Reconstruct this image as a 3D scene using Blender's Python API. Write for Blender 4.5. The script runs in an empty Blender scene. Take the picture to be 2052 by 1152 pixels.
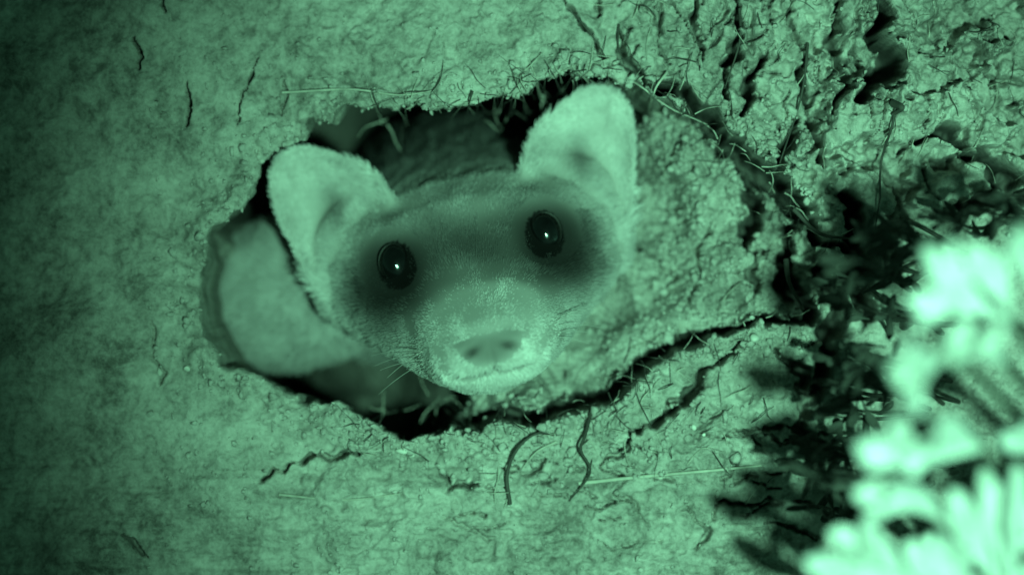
import bpy, math, random
import numpy as np
from mathutils import Vector, Matrix
rng=np.random.default_rng(7); random.seed(7)
scene=bpy.context.scene
scene.view_settings.view_transform='Standard'; scene.view_settings.look='None'; scene.view_settings.exposure=0
PITCH=math.radians(38); SP,CP=math.sin(PITCH),math.cos(PITCH)
D=80.0
# bank frame (cm): a = along the bank, b = up the bank, c = out of the bank  -> world metres
def W(p):
    p=np.asarray(p,float).reshape(-1,3)
    return np.stack([p[:,0], p[:,1]*SP-p[:,2]*CP, p[:,1]*CP+p[:,2]*SP],1)*0.01
def px(x,y): return ((x-1026)/100.0,(576-y)/100.0)
def P(x,y,c):
    a,b=px(x,y); k=(D-c)/D
    return np.array([a*k,b*k,c])
# ---------------- noise -------------
perm=rng.permutation(512); perm=np.concatenate([perm,perm,perm])
ga=rng.uniform(0,2*np.pi,512); GX,GY=np.cos(ga),np.sin(ga)
def perlin(x,y):
    xi=np.floor(x).astype(int); yi=np.floor(y).astype(int); xf=x-xi; yf=y-yi
    u=xf**3*(xf*(xf*6-15)+10); v=yf**3*(yf*(yf*6-15)+10)
    def g(i,j,dx,dy):
        h=perm[(perm[(xi+i)&511]+yi+j)&511]; return GX[h]*dx+GY[h]*dy
    n0=g(0,0,xf,yf)*(1-u)+g(1,0,xf-1,yf)*u
    n1=g(0,1,xf,yf-1)*(1-u)+g(1,1,xf-1,yf-1)*u
    return (n0*(1-v)+n1*v)*1.5
def fbm(x,y,o=4,seed=0):
    s=0;amp=1;f=1
    for k in range(o):
        s=s+amp*perlin(x*f+seed*17.3+k*5.1,y*f+seed*9.7+k*3.3); amp*=.5; f*=2.03
    return s
def worley(x,y,seed=0):
    xi=np.floor(x).astype(int); yi=np.floor(y).astype(int)
    f1=np.full(x.shape,9.); f2=np.full(x.shape,9.)
    for i in(-1,0,1):
        for j in(-1,0,1):
            h=perm[(perm[(xi+i+seed)&511]+yi+j)&511]; h2=perm[(h+77)&511]
            d=np.hypot(xi+i+h/512.-x, yi+j+h2/512.-y)
            f2=np.where(d<f1,f1,np.minimum(f2,d)); f1=np.minimum(f1,d)
    return f1,f2
def sstep(t): t=np.clip(t,0,1); return t*t*(3-2*t)
# ---------------- ground grid ----------
g=0.03
xin=np.arange(-12.6,12.6,g); yin=np.arange(-7.6,7.6,g)
def outer(e):
    o=[];s=g;v=e
    while v<6000:
        s=min(s*1.22,v*0.35+.1); v+=s; o.append(v)
    return np.array(o)
ox=outer(12.6); oy=outer(7.6)
xs=np.concatenate([-ox[::-1],xin,ox]); ys=np.concatenate([-oy[::-1],yin,oy])
A,B=np.meshgrid(xs,ys)
far=np.clip((np.maximum(np.abs(A)-12,np.abs(B)-7))/20,0,1)
Hh=40.
C=(Hh*np.tanh(B*CP/Hh)-B*CP)/SP
TR=sstep((A-1.5)/4)*sstep((B-0.8)/2.0)
LEFT=sstep((-A-3)/3)
BOT=sstep((-B-2.5)/1.5)
rel=.34*fbm(A/4.,B/4.,3,1)
rel+=.17*fbm(A/1.3,B/1.3,3,2)*(1+1.3*TR)
rd=1-np.abs(fbm(A/.7,B/.7,3,3))*1.6
rel+=.03*rd*(1+1.1*TR-.35*LEFT)
rel+=.09*BOT*fbm(A/2.6+.3*B,B/.33,3,4)
q=fbm(A/.9,B/.75,3,14); rel+=.08*(1+1.6*TR-.6*LEFT)*sstep((q-.05)/.16)+.05*sstep((q+.45)/.14)*(1+1.6*TR-.5*LEFT)
q=fbm(A/.35,B/.33,3,18); rel+=.04*(1+1.2*TR-.6*LEFT)*sstep((q-.1)/.2)
q=fbm(A/.16,B/.16,2,19); rel+=.016*(1-.5*LEFT)*sstep((q-.05)/.35)
wx=.35*fbm(A/1.2,B/1.2,2,5); wy=.35*fbm(A/1.2,B/1.2,2,6)
f1,f2=worley((A+wx)/.95,(B+wy)/1.9,3)
rel-= (.42*TR)*np.exp(-((f2-f1)/.05)**2)*sstep(.35+1.6*fbm(A/1.6,B/1.6,2,7))
rel+= .28*TR*(1-f1)
CH=sstep((A-5.5)/1.5)*sstep((B+.5)/1.5); q=fbm(A/1.4,B/1.1,4,15); rel+=CH*.95*sstep((q+.05)/.12)
f1b,f2b=worley((A+wx*.5)/.42,(B+wy*.5)/.42,11)
rel-= .045*(.1+.75*TR+.5*BOT)*np.exp(-((f2b-f1b)/.08)**2)*sstep(.3+1.6*fbm(A/1.,B/1.,2,8))
# hole
rim=[(505,392),(520,320),(560,290),(612,282),(622,240),(740,214),(850,212),(935,203),(1040,190),(1070,172),(1130,152),(1220,152),(1310,180),(1400,228),(1440,285),(1540,362),(1600,430),(1650,510),(1650,600),(1610,638),(1480,656),(1350,692),(1285,735),(1210,800),(1060,838),(930,860),(830,872),(785,882),(740,840),(640,805),(560,785),(505,750),(440,728),(400,650),(396,540),(430,455)]
rp=np.array([px(*q) for q in rim])
def segdist(ax,ay,p,q):
    vx,vy=q[0]-p[0],q[1]-p[1]
    t=np.clip(((ax-p[0])*vx+(ay-p[1])*vy)/(vx*vx+vy*vy+1e-9),0,1)
    return np.hypot(ax-p[0]-t*vx, ay-p[1]-t*vy)
jx=.18*fbm(A/.6,B/.6,5,21)*(1-.5*LEFT); jy=.18*fbm(A/.6,B/.6,5,22)*(1-.5*LEFT)
AX=A+jx; BY=B+jy
dist=np.full(A.shape,99.); inside=np.zeros(A.shape,bool)
n=len(rp)
for i in range(n):
    p,q=rp[i],rp[(i+1)%n]
    dist=np.minimum(dist,segdist(AX,BY,p,q))
    cond=((p[1]>BY)!=(q[1]>BY))
    xint=(q[0]-p[0])*(BY-p[1])/(q[1]-p[1]+1e-12)+p[0]
    inside^=cond&(AX<xint)
sd=np.where(inside,dist,-dist)
ctrl=[(900,240,-15),(1110,200,-16),(780,260,-14),(660,260,-11),(950,500,-16),(750,450,-14),(610,400,-8),(530,350,-7),(560,470,-5.),(470,540,-4.3),(560,600,-5),(430,500,-3.6),(425,600,-4),(640,660,-6),(470,690,-6),(520,735,-9),(620,770,-9),(700,790,-8),(800,840,-7),(900,790,-6),(960,800,-2.),(1000,790,-1.4),(1050,825,-.6),(1280,700,-1.0),(1300,560,-2.2),(1230,600,-2.7),(1300,400,-2.8),(1230,350,-4),(1330,250,-2.2),(1400,300,-1.6),(1450,400,-1.3),(1500,550,-1.0),(1560,480,-1.2),(1550,600,-.6),(1400,640,-.9),(1150,760,-1.4),(1180,190,-12),(1240,220,-4.5)]
num=0;den=0
for (x,y,t) in ctrl:
    a,b=px(x,y); w=1/((A-a)**2+(B-b)**2+.06)**1.9; num=num+w*t; den=den+w
T=num/den
prof=sstep(sd/(.13+.035*np.abs(T)))
C=C+rel*(1-far)+prof*T
C+=.15*np.exp(-((sd+.22)/.25)**2)*(.4+fbm(A/.5,B/.5,3,9))*(1-far)
gr=prof*sstep((A-1.6)/1.)
f1c,f2c=worley(A/.15,B/.15,5); C+=gr*.035*(.5-f1c)*2
f1c,f2c=worley(A/.6+wx,B/.6+wy,6); C-=gr*.12*np.exp(-((f2c-f1c)/.06)**2)*sstep(.1+1.6*fbm(A/1.2,B/1.2,2,31))
C+=gr*.05*fbm(A/.3,B/.3,3,33)
# cracks
def carve(pts,w,dep,jit=.09,taper=True):
    P2=[np.array(px(*q)) for q in pts]; out=[P2[0]]
    for p,q in zip(P2[:-1],P2[1:]):
        L=np.hypot(*(q-p)); m=max(2,int(L/.16)); nrm=np.array([-(q-p)[1],(q-p)[0]])/(L+1e-9)
        for k in range(1,m+1):
            out.append(p+(q-p)*k/m+(nrm*rng.normal(0,jit*.5) if k<m else 0))
    N=len(out)
    for k in range(N-1):
        p,q=out[k],out[k+1]; ww=w*(1 if not taper else .35+.65*math.sin(math.pi*(k+1)/(N+1)))*rng.uniform(.35,1.6)
        m=ww*4+.05
        i0,i1=np.searchsorted(xs,[min(p[0],q[0])-m,max(p[0],q[0])+m]); j0,j1=np.searchsorted(ys,[min(p[1],q[1])-m,max(p[1],q[1])+m])
        if i1<=i0 or j1<=j0: continue
        d=segdist(AX[j0:j1,i0:i1]-jx[j0:j1,i0:i1]*.5,BY[j0:j1,i0:i1]-jy[j0:j1,i0:i1]*.5,p,q)
        CR[j0:j1,i0:i1]=np.minimum(CR[j0:j1,i0:i1],-dep*np.exp(-(d/ww)**4))
CR=np.zeros_like(C)
cr=[([(1750,0),(1768,40),(1738,72),(1778,112),(1782,140),(1740,170),(1715,200)],.14,3),
([(1290,165),(1370,185),(1430,245),(1455,292),(1540,358),(1590,405),(1640,480),(1720,520)],.14,3.4),
([(1380,215),(1432,262),(1460,300),(1545,372),(1600,420)],.10,3.),
([(1625,640),(1500,652),(1430,665),(1350,690),(1290,730),(1235,790),(1100,830),(990,832),(880,862)],.11,2.6),
([(1480,690),(1440,730),(1400,770),(1370,810),(1290,850),(1240,900)],.06,1.3),
([(740,905),(640,910),(580,930),(520,962)],.045,.7),
([(1830,290),(1870,262),(1905,275),(1930,310),(1980,330),(2000,375)],.10,2.2),
([(1600,440),(1578,520),(1592,590),(1635,640)],.13,3.0),
([(1500,490),(1520,410),(1500,350)],.11,2.8),
([(1470,0),(1482,80),(1455,150),(1450,195)],.06,1.8),
([(1532,100),(1500,170),(1480,230)],.06,1.8),
([(1615,90),(1605,160),(1620,230),(1645,340)],.06,1.8),
([(1600,240),(1570,300),(1555,350)],.07,1.8),([(1400,0),(1390,60),(1410,120)],.05,1.4),([(1680,10),(1660,90),(1690,160),(1670,230)],.055,1.5),
([(1240,60),(1250,120),(1290,165)],.055,1.3),([(1130,0),(1170,60),(1215,120)],.04,1.1),
([(1900,420),(1970,400),(2052,395)],.16,2.4),([(1960,300),(1985,350),(2050,380)],.12,2.0),
([(1690,400),(1720,470),(1700,560),(1740,620)],.18,2),([(1640,520),(1680,600),(1660,700),(1640,780)],.14,1.8),([(1560,700),(1620,760),(1600,860),(1650,960)],.1,1.1),
([(880,945),(900,980),(960,970)],.05,.7),([(1280,860),(1330,830),(1400,760)],.04,.7),([(1250,960),(1210,930),(1260,900)],.04,.6),([(1380,1010),(1420,1060),(1400,1100)],.03,.5),
([(1520,600),(1530,560),(1500,540),(1550,500)],.05,1.4),([(1210,470),(1300,500),(1360,560),(1350,610)],.03,.9),([(1380,620),(1420,560),(1400,500),(1430,440)],.03,.9),([(1440,640),(1450,600),(1510,570)],.03,.9),
([(560,150),(575,190),(560,230)],.03,.3),([(1100,925),(1060,950),(1010,940)],.04,.5),
([(300,640),(310,700),(320,770)],.03,.25),([(1430,1040),(1450,1000),(1560,1010)],.035,.5)]
for pts,w,d in cr: carve(pts,w,d)
for k in range(150):
    r=random.random()
    if r<.6: x=random.uniform(1180,2050); y=random.uniform(0,350)
    elif r<.82: x=random.uniform(850,1600); y=random.uniform(850,1100)
    elif r<.85: x=random.uniform(0,2050); y=random.uniform(0,1150)
    else: x=random.uniform(1250,1560); y=random.uniform(300,640)
    vert = y<400
    ang=(math.pi/2+random.gauss(0,.35)) if vert else random.gauss(.2 if y<900 else 0,.35)
    L=random.uniform(40,150); pts=[(x,y)]
    for q in range(3):
        ang+=random.gauss(0,.25); x+=math.cos(ang)*L/3; y-=math.sin(ang)*L/3; pts.append((x,y))
    carve(pts,random.uniform(.015,.035),random.uniform(.3,.9) if vert else random.uniform(.2,.6),.05)
C=C+CR*(1-.35*prof)
C+=(.015*fbm(A/.13,B/.13,2,12))*(1-far)
dep=np.maximum(0,-prof*T-.25)
up=sstep((B-1.6)/.8)*sstep((2.6-A)/.8); dn=sstep((-B-1.0)/.5)*sstep((-1.0-A)/.6)
A2=A-.16*dep*sstep((-A-3.4)/.8)*sstep((B-.3)/1.)
B2=B+.20*dep*up-.10*dep*dn
def Hat(a,b,arr=None):
    i=np.clip(np.searchsorted(xs,a),1,len(xs)-1); j=np.clip(np.searchsorted(ys,b),1,len(ys)-1)
    return (C if arr is None else arr)[j,i]
# ---------- materials ------------
def newmat(name):
    m=bpy.data.materials.new(name); m.use_nodes=True; nt=m.node_tree
    return m,nt,nt.nodes['Principled BSDF']
def coords(nt,scale=100):
    tc=nt.nodes.new('ShaderNodeTexCoord'); mp=nt.nodes.new('ShaderNodeMapping'); mp.inputs['Scale'].default_value=(scale,)*3
    nt.links.new(tc.outputs['Object'],mp.inputs['Vector']); return mp.outputs['Vector']
def noise(nt,v,s,det=4,rough=.6,dist=0):
    n=nt.nodes.new('ShaderNodeTexNoise'); n.inputs['Scale'].default_value=s; n.inputs['Detail'].default_value=det; n.inputs['Roughness'].default_value=rough; n.inputs['Distortion'].default_value=dist
    nt.links.new(v,n.inputs['Vector']); return n.outputs['Fac']
def ramp(nt,f,stops):
    r=nt.nodes.new('ShaderNodeValToRGB'); el=r.color_ramp.elements
    while len(el)<len(stops): el.new(.5)
    for e,(p,c) in zip(el,stops): e.position=p; e.color=(*c,1)
    nt.links.new(f,r.inputs['Fac']); return r.outputs['Color']
def math_(nt,op,a,b):
    m=nt.nodes.new('ShaderNodeMath'); m.operation=op
    for i,v in enumerate((a,b)):
        if isinstance(v,(int,float)): m.inputs[i].default_value=v
        else: nt.links.new(v,m.inputs[i])
    return m.outputs[0]
def soil(name,lo,hi,shade_deep=False):
    m,nt,bs=newmat(name); v=coords(nt)
    a=noise(nt,v,.55,4,.6,.5); b=noise(nt,v,2.1,5,.75,.3); c=noise(nt,v,7,3,.8)
    s=math_(nt,'ADD',math_(nt,'MULTIPLY',a,.36),math_(nt,'ADD',math_(nt,'MULTIPLY',b,.36),math_(nt,'MULTIPLY',c,.28)))
    col=ramp(nt,s,[(.40,lo),(.5,tuple(x*.45+y*.55 for x,y in zip(lo,hi))),(.60,hi)])
    if shade_deep:
        at=nt.nodes.new('ShaderNodeAttribute'); at.attribute_name='depth_shade'
        mx=nt.nodes.new('ShaderNodeMix'); mx.data_type='RGBA'; nt.links.new(at.outputs['Fac'],mx.inputs['Factor']); nt.links.new(col,mx.inputs[6]); mx.inputs[7].default_value=(.05,.045,.04,1); col=mx.outputs[2]  # mixes deep soil toward near-black: shade put into the colour
    nt.links.new(col,bs.inputs['Base Color']); bs.inputs['Roughness'].default_value=.95; bs.inputs['Specular IOR Level'].default_value=.1
    bp=nt.nodes.new('ShaderNodeBump'); bp.inputs['Strength'].default_value=.5; bp.inputs['Distance'].default_value=.001
    nt.links.new(math_(nt,'ADD',b,c),bp.inputs['Height']); nt.links.new(bp.outputs['Normal'],bs.inputs['Normal'])
    return m
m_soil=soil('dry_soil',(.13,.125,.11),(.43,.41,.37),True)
m_crumb=soil('crumbs',(.16,.15,.135),(.46,.44,.40))
def plain(name,c,rough=.8,var=.3):
    m,nt,bs=newmat(name); v=coords(nt); n=noise(nt,v,3,3)
    nt.links.new(ramp(nt,n,[(.3,tuple(x*(1-var) for x in c)),(.7,tuple(x*(1+var) for x in c))]),bs.inputs['Base Color'])
    bs.inputs['Roughness'].default_value=rough; return m
def attrmat(name,rough=.6,spec=.3):
    m,nt,bs=newmat(name); at=nt.nodes.new('ShaderNodeAttribute'); at.attribute_name='fcol'
    nt.links.new(at.outputs['Color'],bs.inputs['Base Color']); bs.inputs['Roughness'].default_value=rough; bs.inputs['Specular IOR Level'].default_value=spec
    return m
def mesh_obj(name,V,F,mat,parent=None,smooth=True):
    me=bpy.data.meshes.new(name); V=W(V); F=np.asarray(F)
    me.vertices.add(len(V)); me.vertices.foreach_set('co',V.ravel())
    k=F.shape[1]; me.loops.add(F.size); me.loops.foreach_set('vertex_index',F.ravel().astype(np.int32))
    me.polygons.add(len(F)); me.polygons.foreach_set('loop_start',np.arange(0,F.size,k,dtype=np.int32))
    me.update(calc_edges=True)
    if smooth: me.polygons.foreach_set('use_smooth',np.ones(len(me.polygons),bool))
    me.materials.append(mat); ob=bpy.data.objects.new(name,me); scene.collection.objects.link(ob)
    if parent: ob.parent=parent
    return ob
ny,nx=A.shape
idx=np.arange(ny*nx).reshape(ny,nx)
F=np.stack([idx[:-1,:-1],idx[:-1,1:],idx[1:,1:],idx[1:,:-1]],-1).reshape(-1,4)
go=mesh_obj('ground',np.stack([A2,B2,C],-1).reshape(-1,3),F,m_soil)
ma=go.data.attributes.new('depth_shade','FLOAT','POINT'); ma.data.foreach_set('value',(np.maximum(sstep((-prof*T-2.6)/3.)*.9,sstep((-CR-.7)/1.2)*.85)).astype(np.float32).ravel())  # painted shade, stronger with depth in the burrow and cracks
# ---------- crumbs ----------
def ico():
    t=(1+5**.5)/2
    v=np.array([(-1,t,0),(1,t,0),(-1,-t,0),(1,-t,0),(0,-1,t),(0,1,t),(0,-1,-t),(0,1,-t),(t,0,-1),(t,0,1),(-t,0,-1),(-t,0,1)],float); v/=np.linalg.norm(v[0])
    f=[(0,11,5),(0,5,1),(0,1,7),(0,7,10),(0,10,11),(1,5,9),(5,11,4),(11,10,2),(10,7,6),(7,1,8),(3,9,4),(3,4,2),(3,2,6),(3,6,8),(3,8,9),(4,9,5),(2,4,11),(6,2,10),(8,6,7),(9,8,1)]
    return v,np.array(f)
iv,jf=ico(); VV=[];FF=[];o=0
def crumb(a,b,r):
    global o
    hh=Hat(a,b)
    if Hat(a,b,T)<-3.2 and Hat(a,b,prof)>.02: return
    if Hat(a,b,CR)<-.2: return
    v=iv*rng.uniform(.5,1.4,(12,1))*r*rng.uniform(.6,1.5,3); v=v+np.array([a,b,hh+r*.1]); VV.append(v); FF.append(jf+o); o+=12
for k in range(3200):
    a,b=px(random.uniform(1180,1620),random.uniform(230,720)); crumb(a,b,abs(random.gauss(0,.028))+.013)
for k in range(1500):
    i=random.randrange(n); t=random.random(); q=rp[i]*(1-t)+rp[(i+1)%n]*t; crumb(q[0]+random.gauss(0,.35),q[1]+random.gauss(0,.3),abs(random.gauss(0,.035))+.013)
for k in range(3000):
    a,b=px(random.uniform(300,2052),random.uniform(0,1152)); crumb(a,b,abs(random.gauss(0,.022))+.01)
for k in range(1000):
    a,b=px(random.gauss(1050,240),random.gauss(860,45)); crumb(a,b,abs(random.gauss(0,.035))+.015)
mesh_obj('soil_crumbs',np.concatenate(VV),np.concatenate(FF),m_crumb,smooth=False)
VV=[];FF=[];o=0
for (x,y,r) in [(1510,676,.12),(805,902,.13),(1495,690,.06),(825,912,.07),(1390,855,.06),(938,962,.08),(375,738,.1),(320,745,.09),(410,750,.08),(1410,870,.04),(1300,900,.04)]:
    a,b=px(x,y); crumb(a,b,r)
ob=mesh_obj('pebbles',np.concatenate(VV),np.concatenate(FF),plain('pebble',(.5,.48,.43)))
ss=ob.modifiers.new('s','SUBSURF'); ss.levels=ss.render_levels=2
# ---------- roots ------------
def tubes(name,lines,mat,parent=None):
    cu=bpy.data.curves.new(name,'CURVE'); cu.dimensions='3D'; cu.bevel_depth=.01; cu.bevel_resolution=1
    for pts,r in lines:
        pts=W(pts); s=cu.splines.new('POLY'); s.points.add(len(pts)-1)
        for k,p in enumerate(pts):
            s.points[k].co=(*p,1); t=k/(len(pts)-1); s.points[k].radius=r*(1-.6*t)
    cu.materials.append(mat); ob=bpy.data.objects.new(name,cu); scene.collection.objects.link(ob)
    if parent: ob.parent=parent
    return ob
def spl(pts,m=6):
    pts=[np.array(p,float) for p in pts]; pts=[2*pts[0]-pts[1]]+pts+[2*pts[-1]-pts[-2]]; out=[]
    for i in range(1,len(pts)-2):
        for t in np.linspace(0,1,m,endpoint=False):
            a,b,c,d=pts[i-1:i+3]; out.append(.5*((2*b)+(c-a)*t+(2*a-5*b+4*c-d)*t*t+(3*b-a-3*c+d)*t**3))
    out.append(pts[-2]); return out
def onground(pts,lift=.05,hump=0):
    o=[]; q=spl(pts); N=len(q)
    hs=[]
    for p in q:
        a,b=px(*p); hs.append(Hat(a,b)-Hat(a,b,CR)*.9)
    hs=np.convolve(np.pad(hs,2,'edge'),np.ones(5)/5,'valid')
    for k,p in enumerate(q):
        a,b=px(*p); o.append((a,b,max(hs[k],-3)+lift+hump*math.sin(math.pi*k/(N-1))))
    return o
dark=[];light=[]
dark+=[(onground([(1780,222),(1765,300),(1748,400),(1742,460)],.25,.4),.03),
(onground([(1775,215),(1790,225),(1772,238)],.2),.08),
(onground([(1022,1008),(1016,950),(1035,900),(1072,868),(1110,872)],.06,.3),.045),
(onground([(1187,818),(1172,870),(1163,900),(1182,945),(1140,1003)],.06,.45),.04),
(onground([(948,186),(940,210),(930,236)],.3),.022),
(onground([(1240,50),(1238,90),(1250,130)],.08,.1),.025),
(onground([(1615,90),(1600,200),(1560,330)],.06,.2),.03),
(onground([(1480,20),(1478,90),(1450,180)],.06,.1),.03),
(onground([(1150,30),(1190,80),(1215,120)],.05,.1),.025),
(onground([(1590,420),(1640,470),(1700,480)],.2,.1),.05),
(onground([(1575,520),(1580,570),(1610,620)],.1,.1),.06)]
light+=[(onground([(565,186),(700,180),(800,192),(870,184)],.05,.05),.03),
(onground([(1160,968),(1300,952),(1450,938),(1600,922),(1760,905)],.0,.03),.045),
(onground([(1335,148),(1312,180),(1305,215)],.15,.1),.03),
(onground([(1115,885),(1075,905),(1045,940)],.05,.1),.03),
(onground([(1270,165),(1340,215),(1420,250)],.15,.1),.02),
(onground([(560,990),(700,1000),(820,985)],.0,.0),.03)]
for k in range(420):
    r=random.random()
    if r<.6:
        i=random.choice(list(range(5,17))*2+list(range(19,28))); t=random.random(); q=rp[i]*(1-t)+rp[(i+1)%n]*t; x=1026+q[0]*100+random.gauss(0,25); y=576-q[1]*100+random.gauss(0,22)
    elif r<.8: x=random.uniform(1150,2050); y=random.uniform(0,400)
    else: x=random.uniform(850,1550); y=random.gauss(850,70)
    ang=random.uniform(0,math.pi*2); L=random.uniform(15,75); p=[(x,y)]
    for q in range(3):
        ang+=random.gauss(0,.25); x+=math.cos(ang)*L/3; y-=math.sin(ang)*L/3; p.append((x,y))
    (dark if random.random()<.5 else light).append((onground(p,.03,random.uniform(0,.25)),random.uniform(.006,.016)))
tubes('plant_roots',dark,plain('dark_root',(.04,.036,.03)))
tubes('dry_rootlets',light,plain('dry_root',(.36,.34,.29)))

# ================= ferret =================
ferret=bpy.data.objects.new('ferret',None); scene.collection.objects.link(ferret)
ROLL=math.radians(11.8); cr_,sr_=math.cos(ROLL),math.sin(ROLL)
h0=px(943,500); HC=-1.5
def HL(p):
    p=np.asarray(p,float).reshape(-1,3)
    return np.stack([h0[0]+p[:,0]*cr_-p[:,1]*sr_, h0[1]+p[:,0]*sr_+p[:,1]*cr_, HC+p[:,2]],1)
sec=np.array([ # z, cx, cy, rx, rtop, rbot
(4.75,0,-1.95,.10,.08,.10),(4.68,0,-1.95,.42,.32,.40),(4.4,0,-1.95,.76,.54,.60),(3.9,0,-1.94,1.12,.78,.80),(3.2,0,-1.82,1.38,1.0,1.02),(2.6,0,-1.62,1.54,1.16,1.16),
(2.0,0,-1.27,1.90,1.45,1.45),(1.2,0,-.8,2.36,1.85,1.66),(.3,0,-.4,2.88,1.88,1.8),(-.8,0,0,3.2,1.7,1.9),(-2,-.1,.3,2.95,1.75,1.85),(-4,-.2,.8,2.5,1.75,2.0),(-7,-.3,1.4,2.4,1.7,2.2),(-11,-.3,1.7,2.4,1.6,2.3),(-12,-.3,1.7,.8,.6,.8)])
zz=np.concatenate([np.linspace(4.75,3.8,12),np.linspace(3.7,-12,70)])
S=[np.interp(-zz,-sec[:,0],sec[:,k]) for k in range(1,6)]
M=56; th=np.linspace(0,2*np.pi,M,endpoint=False)
V=[]
for i,z in enumerate(zz):
    cx,cy,rx,rt,rb=[s[i] for s in S]; c,s_=np.cos(th),np.sin(th)
    e=.92
    X=cx+rx*np.sign(c)*np.abs(c)**e; Y=cy+np.where(s_>0,rt,rb)*np.sign(s_)*np.abs(s_)**e
    V.append(np.stack([X,Y,np.full(M,z)],1))
V=np.concatenate(V); fl=[]
for i in range(len(zz)-1):
    for j in range(M): fl.append((i*M+j,i*M+(j+1)%M,(i+1)*M+(j+1)%M,(i+1)*M+j))
faces=[tuple(f) for f in fl]+[tuple(range(M))[::-1],tuple((len(zz)-1)*M+j for j in range(M))]
verts=[tuple(v) for v in V]
eo=np.array([(3.28,-.25),(3.56,.7),(3.80,1.6),(3.76,2.3),(3.42,2.78),(2.85,2.80),(2.25,2.50),(1.6,2.05),(1.3,1.2),(1.9,.25),(2.5,-.4)])
def closed(p,m=6):
    N=len(p);out=[]
    for i in range(N):
        a,b,c,d=p[(i-1)%N],p[i],p[(i+1)%N],p[(i+2)%N]
        for t in np.linspace(0,1,m,endpoint=False): out.append(.5*((2*b)+(c-a)*t+(2*a-5*b+4*c-d)*t*t+(3*b-a-3*c+d)*t**3))
    return np.array(out)
eout=closed(eo); EN=len(eout); EC=np.array([2.95,1.6])
for sx in(1,-1):
    base=len(verts); R=12
    for side in(0,1):
        for r in range(R+1):
            t=r/R
            for k in range(EN):
                p=EC+(eout[k]-EC)*t
                up_=p[1]-1.3
                inn=sstep((2.9-p[0])/1.3)
                zf=.15-(.72)*(1-t**2)**1.2 - .14*max(0,up_) -.25*max(0,p[0]-2.9)+ .16*math.exp(-((t-.93)/.1)**2)+.30*inn*(1-max(0,up_)*.5)
                thick=.30*math.sqrt(max(0,1-t**8))+.02
                verts.append((sx*p[0],p[1],zf-(thick if side else 0)-(.5*(1-t*t) if side else 0)))
    for side in(0,1):
        b0=base+side*(R+1)*EN
        for r in range(R):
            for k in range(EN):
                q=(b0+r*EN+k,b0+r*EN+(k+1)%EN,b0+(r+1)*EN+(k+1)%EN,b0+(r+1)*EN+k)
                faces.append(q if (side==0)==(sx==1) else q[::-1])
    for k in range(EN):
        a=base+R*EN+k;b=base+R*EN+(k+1)%EN;c=b+(R+1)*EN;d=a+(R+1)*EN
        faces.append((a,d,c,b) if sx==1 else (a,b,c,d))
def ell(c,r,rot=0):
    b=len(verts);U=32;Vn=20
    for i in range(Vn+1):
        ph=math.pi*i/Vn
        for j in range(U):
            t=2*math.pi*j/U; X,Y=r[0]*math.sin(ph)*math.cos(t),r[1]*math.sin(ph)*math.sin(t)
            verts.append((c[0]+X*math.cos(rot)-Y*math.sin(rot),c[1]+X*math.sin(rot)+Y*math.cos(rot),c[2]+r[2]*math.cos(ph)))
    for i in range(Vn):
        for j in range(U): faces.append((b+i*U+j,b+(i+1)*U+j,b+(i+1)*U+(j+1)%U,b+i*U+(j+1)%U))
for sx in(1,-1):
    ell((sx*2.2,.35,-.45),(1.0,1.2,.70)); ell((sx*2.55,-.25,-.5),(.75,.9,.8))
ell((-3.65,.0,-3.7),(2.5,1.6,2.0),.05)      # shoulder, low in the burrow
ell((-1.6,.1,-5.2),(2.6,2.0,2.2))
me=bpy.data.meshes.new('tmp'); me.from_pydata(verts,[],faces); me.update()
tmp=bpy.data.objects.new('tmp',me); scene.collection.objects.link(tmp)
r=tmp.modifiers.new('r','REMESH'); r.mode='VOXEL'; r.voxel_size=.06
s=tmp.modifiers.new('s','SMOOTH'); s.iterations=36; s.factor=.5
bpy.context.view_layer.update()
dg=bpy.context.evaluated_depsgraph_get(); em=bpy.data.meshes.new_from_object(tmp.evaluated_get(dg))
bpy.data.objects.remove(tmp)
nv=len(em.vertices); co=np.empty(nv*3); em.vertices.foreach_get('co',co); co=co.reshape(-1,3)
nr=np.empty(nv*3); em.vertices.foreach_get('normal',nr); nr=nr.reshape(-1,3)
front=sstep((nr[:,2]+.1)/.4)
x,y,z=co.T
ax=np.abs(x)
def G(u,v,cu,cv,su,sv): return np.exp(-((u-cu)/su)**2-((v-cv)/sv)**2)
def noseF(x,y):  # rounded triangular nose leather
    v=(y+1.98)/.27; wd=.56*(1+.38*np.clip(v,-1,1))
    return np.exp(-((np.abs(x)/wd)**4+v**4))
disp=np.zeros(nv)
fz=front*(z>.3)
disp+= -.14*G(ax,y,1.52,-.0,.38,.46)*fz     # eye socket
disp+= .12*G(ax,y,1.4,.75,.7,.25)*fz       # brow
disp+= .12*G(ax,y,1.75,-.9,.6,.3)*fz      # cheekbone
disp+= .14*G(ax,y,.70,-2.2,.42,.38)*(z>3)*front   # whisker pads
disp+= -.14*G(ax,y,0,-2.38,.07,.2)*(z>3)*front   # philtrum
mouth=-2.50+.20*np.clip(ax/.9,0,1)**2
disp+= -.11*np.exp(-((y-mouth)/.07)**2)*(ax<.9)*(z>2.8)*front
disp+= .09*G(ax,y,0,-2.74,.5,.12)*(z>2.5)*front
disp+= .09*noseF(x,y)*(z>3)*front    # nose pad
disp+= -.14*G(ax,y+.25*(ax-.36),.37,-1.98,.14,.06)*(z>3)*front # nostril slits
disp+= -.07*G(ax,y,0,-2.1,.035,.2)*(z>3)*front
co=co+nr*disp[:,None]
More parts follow.
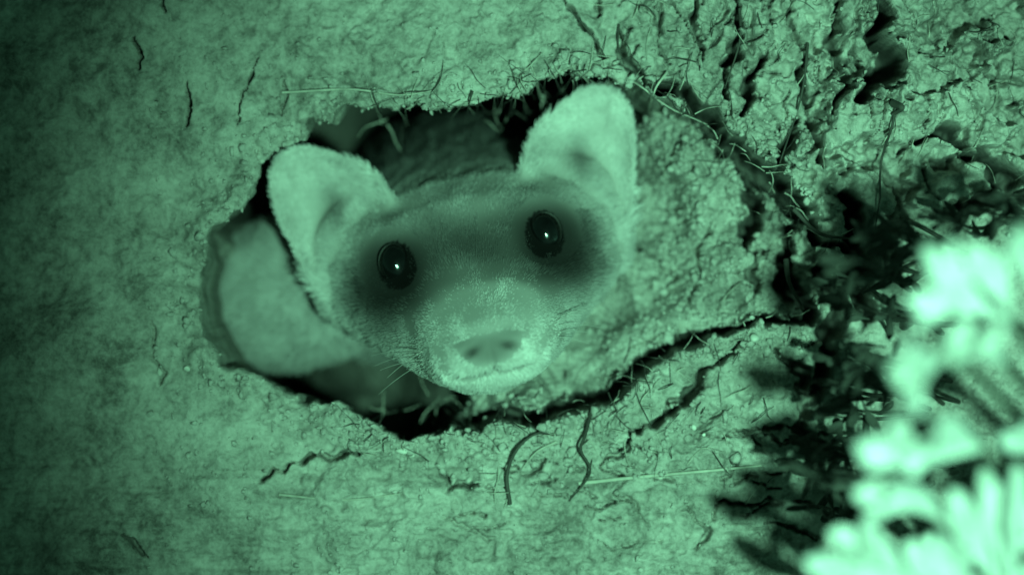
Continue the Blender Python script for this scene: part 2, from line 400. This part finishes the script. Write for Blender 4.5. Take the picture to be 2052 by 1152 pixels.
def fcol(p):
    x,y,z=p.T; ax=np.abs(x); w=.13*np.sin(3.1*x+1.7*y)+.08*np.sin(7*y+2*x)
    lobe_=sstep((-2.2-x)/.6)*sstep((-1.3-z)/.4)
    c=np.full(len(x),.40)
    ear=sstep((ax-1.8)/.8)*sstep((y-.1)/.8)
    c=c+(.46-c)*ear
    c=c+(.11-c)*.85*np.exp(-((ax-2.5)/.33)**2-((y-1.3)/.6)**2)*ear
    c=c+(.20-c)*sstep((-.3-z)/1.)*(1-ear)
    c=c+(.035-c)*.94*np.exp(-((ax/1.2)**4+((y-.05+w)/.78)**4))*(z>0)
    c=c+(.17-c)*.75*np.exp(-(ax/1.3)**2-((y-1.05)/.5)**2)*(z>0)
    c=c+(.44-c)*.8*np.exp(-((ax-1.35)/.45)**2-((y-1.05)/.2)**2)*(z>.3)
    u=(ax-1.62+.12*y)/.95; v=(y+.28)/1.15
    mk=np.exp(-((u*u+v*v)*(1+.45*w))**2.6)
    c=c+(.014-c)*.975*mk*(z>-.4)
    mz=sstep((1.02-np.hypot(ax/1.42,(y+2.0)/1.36)+w*.4)/.2)
    c=c+(.46-c)*mz*(z>1.2)
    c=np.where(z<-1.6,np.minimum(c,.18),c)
    c=c+(.30-c)*lobe_
    return np.clip(c,.008,.8)
cv=fcol(co); cskin=cv*.85
nose=noseF(x,y)*(z>3)
cskin=cskin*(1-nose)+.14*nose
eyeR=np.hypot((ax-1.53)/.40,(y-0)/.49)
cskin=np.where((eyeR<1.0)&(z>.3),.006,cskin)
nostr=G(ax,y+.25*(ax-.36),.37,-1.98,.17,.07)*(z>3); cskin=cskin*(1-.75*nostr)
lip=np.exp(-((y-mouth)/.05)**2)*(ax<.8)*(z>2.8); cskin=cskin*(1-.6*lip)
em.vertices.foreach_set('co',W(HL(co)).ravel()); em.update()
at=em.attributes.new('fcol','FLOAT_COLOR','POINT'); at.data.foreach_set('color',np.stack([cskin,cskin*.96,cskin*.9,np.ones(nv)],1).ravel())
em.materials.clear(); em.materials.append(attrmat('ferret_skin',.85,.03))
em.polygons.foreach_set('use_smooth',np.ones(len(em.polygons),bool))
ob=bpy.data.objects.new('head_and_body',em); scene.collection.objects.link(ob); ob.parent=ferret
# fur
em.calc_loop_triangles(); nt_=len(em.loop_triangles); tri=np.empty(nt_*3,np.int32); em.loop_triangles.foreach_get('vertices',tri); tri=tri.reshape(-1,3)
p0,p1,p2=co[tri[:,0]],co[tri[:,1]],co[tri[:,2]]
cn=np.cross(p1-p0,p2-p0); area=np.linalg.norm(cn,axis=1)
ctr=(p0+p1+p2)/3; zc=ctr[:,2]
lobeT=(ctr[:,0]<-2.0)&(zc<-1.3)&(zc>-4.5)&(cn[:,2]>0)
wgt=area*np.where(zc<-8,0,np.where(zc<-2.5,.35,1.)); wgt=np.where(lobeT,area*.9,wgt); wgt=np.where((cn[:,2]<0)&(zc<-1),wgt*.2,wgt)
NH=240000
ti=rng.choice(nt_,NH,p=wgt/wgt.sum()); u=rng.random(NH); v=rng.random(NH); fl=u+v>1; u[fl]=1-u[fl]; v[fl]=1-v[fl]
root=p0[ti]*(1-u-v)[:,None]+p1[ti]*u[:,None]+p2[ti]*v[:,None]
nn=cn[ti]/(area[ti][:,None]+1e-12)
x,y,z=root.T; ax=np.abs(x)
keep=~((noseF(x,y)>.45)&(z>3)) & ~((np.hypot((ax-1.53)/.31,y/.40)<1.0)&(z>.3)) 
root=root[keep]; nn=nn[keep]; x,y,z=root.T; ax=np.abs(x)
N=len(root)
fd=root-np.array([0,-1.95,5.0])
fd-=nn*np.sum(fd*nn,1)[:,None]; fd/=np.linalg.norm(fd,axis=1)[:,None]+1e-6
isear=(ax>2.3)&(y>.5)&(z>-1.6)
L=np.where(z>2.6,.10,np.where(z>.5,.14,.18)); L=np.where(isear,.10,L); L=np.where(z<-2,.35,L)
L=np.where((ax>2.2)&(y<0.2)&(z<1.4)&(z>-2),.24,L)
eyed=np.hypot(ax-1.53,y); L=np.where((eyed<.7)&(z>.3),.07,L)
L=L*rng.uniform(.6,1.2,N)
cl=np.stack([fbm(x*2.4+z,y*2.4,2,40),fbm(x*2.4+z,y*2.4,2,41),fbm(x*2.4+5,y*2.4+z,2,42)],1)*.2
dr=fd*.95+nn*np.where(isear,.4,.24)[:,None]+cl+rng.normal(0,.09,(N,3))
dr/=np.linalg.norm(dr,axis=1)[:,None]
K=4; pts=np.empty((N,K,3))
for k in range(K):
    t=k/(K-1); pts[:,k]=root-nn*.02+dr*(L*t)[:,None]+(fd*.25+np.array([0,-.1,0]))*(L*t*t)[:,None]
hc=bpy.data.hair_curves.new('fur'); hc.add_curves([K]*N)
hc.attributes['position'].data.foreach_set('vector',W(HL(pts.reshape(-1,3))).astype(np.float32).ravel())
ra=hc.attributes.get('radius') or hc.attributes.new('radius','FLOAT','POINT')
rr=np.tile(np.array([.012,.011,.008,.003])*.01,(N,1)); ra.data.foreach_set('value',rr.astype(np.float32).ravel())
hcol=fcol(root)*rng.uniform(.85,1.15,N)*(1+.25*fbm(x*1.6+z,y*1.6,3,50))
tip=np.array([.9,1.,1.1,1.15]); hc4=np.clip(hcol[:,None]*tip,.006,.85)
ca=hc.attributes.new('fcol','FLOAT_COLOR','POINT'); ca.data.foreach_set('color',np.stack([hc4,hc4*.97,hc4*.92,np.ones_like(hc4)],-1).astype(np.float32).ravel())
hc.materials.append(attrmat('ferret_fur',.8,.02))
ho=bpy.data.objects.new('fur',hc); scene.collection.objects.link(ho); ho.parent=ferret
# eyes
m_eye,nt,bs=newmat('ferret_eye'); bs.inputs['Roughness'].default_value=.13; bs.inputs['Specular IOR Level'].default_value=.5
nt.links.new(ramp(nt,noise(nt,coords(nt),4,2),[(.3,(.002,.002,.002)),(.7,(.004,.004,.004))]),bs.inputs['Base Color'])
for sx in(-1,1):
    sel=(np.hypot(co[:,0]-sx*1.53,co[:,1])<.25)&(co[:,2]>.3); zs=co[sel,2].mean()
    U=32;Vn=20; vv=[]
    for i in range(Vn+1):
        ph=math.pi*i/Vn
        for j in range(U):
            t=2*math.pi*j/U; vv.append((sx*1.53+.36*math.sin(ph)*math.cos(t),.46*math.sin(ph)*math.sin(t),zs-.14+.34*math.cos(ph)))
    ff=[(i*U+j,(i+1)*U+j,(i+1)*U+(j+1)%U,i*U+(j+1)%U) for i in range(Vn) for j in range(U)]
    mesh_obj('eye',HL(vv),ff,m_eye,parent=ferret)
wh=[]
for sx in(-1,1):
    for k in range(8):
        yy=-1.7-.07*(k%5)-.1*(k//5); st=np.array([sx*(1.0+.08*(k%3)),yy,3.55-.15*(k%3)])
        ln=random.uniform(.8,1.5); d=np.array([sx*1.,random.uniform(-.2,.55),-.3]); d/=np.linalg.norm(d)
        wh.append((HL([st+d*ln*t+np.array([0,-.2*ln*t*t,-.5*t*t]) for t in np.linspace(0,1,8)]),.006))
tubes('whiskers',wh,plain('whisker',(.4,.38,.35)),parent=ferret)

# ================ foreground plant =================
def lobe(store,p,q,w,bend=.3,sub=False):
    LV,LF=store; lo=len(LV)
    p=np.array(p);q=np.array(q); d=q-p; L=np.linalg.norm(d); d/=L
    n_=np.array([.25,-.2,1.])+rng.normal(0,.3,3); s=np.cross(d,n_); s/=np.linalg.norm(s); n2=np.cross(s,d)
    I=14;J=7; curl=rng.normal(0,.12)*L
    for side in(1,-1):
        for i in range(I+1):
            t=i/I; ww=w*(.22+.78*sstep((t-.12)/.55))*math.sqrt(max(0,1-((max(t,.72)-.72)/.28)**2.2))*(1+.12*math.sin(9*t+p[0]*7))
            for j in range(J):
                e=-1+2*j/(J-1)
                th_=.07*math.sqrt(max(0,1-e*e))*min(1,4*(1-t)+.02)
                LV.append(p+d*L*t+s*(ww*e+curl*t*t-curl*t)+n2*(bend*L*.35*(t*t-t)+.45*w*e*e+side*th_))
    for side in(0,1):
        b=lo+side*(I+1)*J
        for i in range(I):
            for j in range(J-1):
                f=(b+i*J+j,b+i*J+j+1,b+(i+1)*J+j+1,b+(i+1)*J+j); LF.append(f if side==0 else f[::-1])
    if sub:
        for sg in(-1,1):
            if rng.random()<.45: continue
            b0=p+d*L*.5; e0=p+d*L*rng.uniform(.78,.88)+s*sg*w*rng.uniform(1.4,1.8)+n2*.1
            lobe(store,b0,e0,w*.5,.1)
def leaf(store,base,tips,c0,c1,w):
    for t in tips: lobe(store,P(*base,c0-1),P(*t,c1-1+random.uniform(-.5,.5)),w*random.uniform(.8,1.05),random.uniform(-.3,.5),True)
LS=([],[])
leaf(LS,(2020,640),[(1840,490),(1935,480),(1808,596)],13,15,.27)
leaf(LS,(2085,600),[(2035,445),(2095,470)],13,15,.28)
leaf(LS,(2005,725),[(1885,675),(1965,662)],14,16,.25)
leaf(LS,(1900,690),[(1770,738)],15,17,.25)
leaf(LS,(1880,720),[(1805,812)],15,17,.25)
leaf(LS,(1960,890),[(1870,845),(1705,885),(1795,905)],14,16,.28)
leaf(LS,(2095,910),[(2000,865),(2050,840)],12,14,.26)
leaf(LS,(1900,1050),[(1700,980),(1775,965)],13,15,.25)
leaf(LS,(1860,1170),[(1605,1115),(1650,1065),(1720,1050)],12,14,.26)
leaf(LS,(2010,1190),[(1900,970),(1960,930),(2030,920)],12,14,.26)
leaf(LS,(1960,1250),[(1800,1085),(1870,1060)],12,14,.27)
leaf(LS,(2150,1200),[(2050,1010),(2090,970)],11,13,.28)
leaf(LS,(1800,1250),[(1625,1170),(1700,1135),(1760,1145)],10,12,.27)
leaf(LS,(2180,740),[(2050,700),(2070,640)],10,12,.22)
for k in range(9):
    bx=random.uniform(1950,2250); by=random.uniform(1060,1320); c0=random.uniform(6,9)
    an=random.uniform(math.pi*.55,math.pi*.95)
    leaf(LS,(bx,by),[(bx+170*math.cos(an+q),by-150*math.sin(an+q)) for q in(-.5,0,.5)],c0,c0+1.5,.2)
m_leaf,nt,bs=newmat('pale_leaf'); v=coords(nt)
nt.links.new(ramp(nt,noise(nt,v,1.2,4),[(.35,(.50,.53,.47)),(.62,(.86,.88,.82))]),bs.inputs['Base Color']); bs.inputs['Roughness'].default_value=.7
plant=bpy.data.objects.new('lobed_leaf_plant',None); scene.collection.objects.link(plant)
mesh_obj('leaves',np.array(LS[0]),LS[1],m_leaf,parent=plant)
st=[]
root_=np.array([12.8,-6.8,-.5])
for (x,y,c) in [(2020,640,12),(2085,600,12),(2005,725,13),(1900,690,14),(1960,890,13),(2095,910,11),(1900,1050,12),(1860,1170,11),(2010,1190,11),(1960,1250,11),(2150,1200,10),(1800,1250,9),(2180,740,9)]:
    e=P(x,y,c); mid=(root_+e)/2+np.array([1.2,-.5,-2]); st.append((spl([root_,mid,e],8),.12))
tubes('stems',[(p,r) for p,r in st],plain('stem',(.2,.21,.17)),parent=plant)
# dark sprigs added around the plant's foot to stand in for its shadow
shadow_sprig=bpy.data.objects.new('shadow_sprigs',None); scene.collection.objects.link(shadow_sprig)
DS=([],[]); st=[]
foot=[(1720,470),(1690,600),(1760,560),(1670,720),(1710,680),(1640,830),(1690,800),(1620,930),(1690,960),(1620,1010),(1770,440),(1970,420),(2030,410),(1680,900),(1640,760),(1750,620),(1740,760),(1700,1020),(1590,880),(1670,560),(1790,500),(1710,520),(1650,960),(1610,940),(1710,740),(1900,440)]
for (x,y) in foot:
    c=random.uniform(3.5,9); tip=P(x,y,c); b0=np.array([tip[0]+random.uniform(1.4,2.8),tip[1]-random.uniform(-.3,1.),-.1])
    st.append((spl([b0,(b0+tip)/2+rng.normal(0,.2,3),tip],6),.05))
    for k in range(9):
        t=random.uniform(.45,1); q=b0+(tip-b0)*t; d=rng.normal(0,1,3)*np.array([1,.7,.5]); d[0]-=.7; d/=np.linalg.norm(d); lobe(DS,q,q+d*random.uniform(.35,.75),random.uniform(.05,.10))
mesh_obj('shadow_leaves',np.array(DS[0]),DS[1],plain('shadow_leaf',(.03,.03,.024)),parent=shadow_sprig)
tubes('shadow_twigs',st,plain('shadow_twig',(.04,.036,.03)),parent=shadow_sprig)

# ================ light, world, camera ============
ld=bpy.data.lights.new('night_vision_illuminator','SPOT'); ld.energy=43; ld.color=(.33,1,.62); ld.spot_size=math.radians(21.2); ld.spot_blend=1.0; ld.shadow_soft_size=.010
lo_=bpy.data.objects.new('night_vision_illuminator',ld); scene.collection.objects.link(lo_)
lp=Vector(W([10,-6.5,78])[0]); tg=Vector(W([4.0,-.5,0])[0]); lo_.location=lp; lo_.rotation_euler=(tg-lp).to_track_quat('-Z','Y').to_euler()
wd=bpy.data.worlds.new('World'); scene.world=wd; wd.use_nodes=True; nt=wd.node_tree; bg=nt.nodes['Background']
sk=nt.nodes.new('ShaderNodeTexSky'); sk.sky_type='NISHITA'; sk.sun_disc=False; sk.sun_elevation=math.radians(2); sk.sun_rotation=math.radians(120)
bw=nt.nodes.new('ShaderNodeRGBToBW'); mx=nt.nodes.new('ShaderNodeMix'); mx.data_type='RGBA'; mx.blend_type='MULTIPLY'; mx.inputs['Factor'].default_value=1
nt.links.new(sk.outputs[0],bw.inputs[0]); nt.links.new(bw.outputs[0],mx.inputs[6]); mx.inputs[7].default_value=(.25,1,.6,1)
nt.links.new(mx.outputs[2],bg.inputs['Color']); bg.inputs['Strength'].default_value=.12
cam=bpy.data.cameras.new('camera'); co_=bpy.data.objects.new('camera',cam); scene.collection.objects.link(co_); scene.camera=co_
cam.lens=36*80/20.52; cam.sensor_width=36; cam.clip_start=.01; cam.clip_end=500
cp=Vector(W([0,0,D])[0]); co_.location=cp
ex=Vector((1,0,0)); ey=Vector((0,SP,CP)); ez=Vector((0,-CP,SP))
co_.rotation_euler=Matrix((ex,ey,ez)).transposed().to_euler()
cam.dof.use_dof=True; cam.dof.focus_distance=.788; cam.dof.aperture_fstop=6.2
print('ok',nv,N)
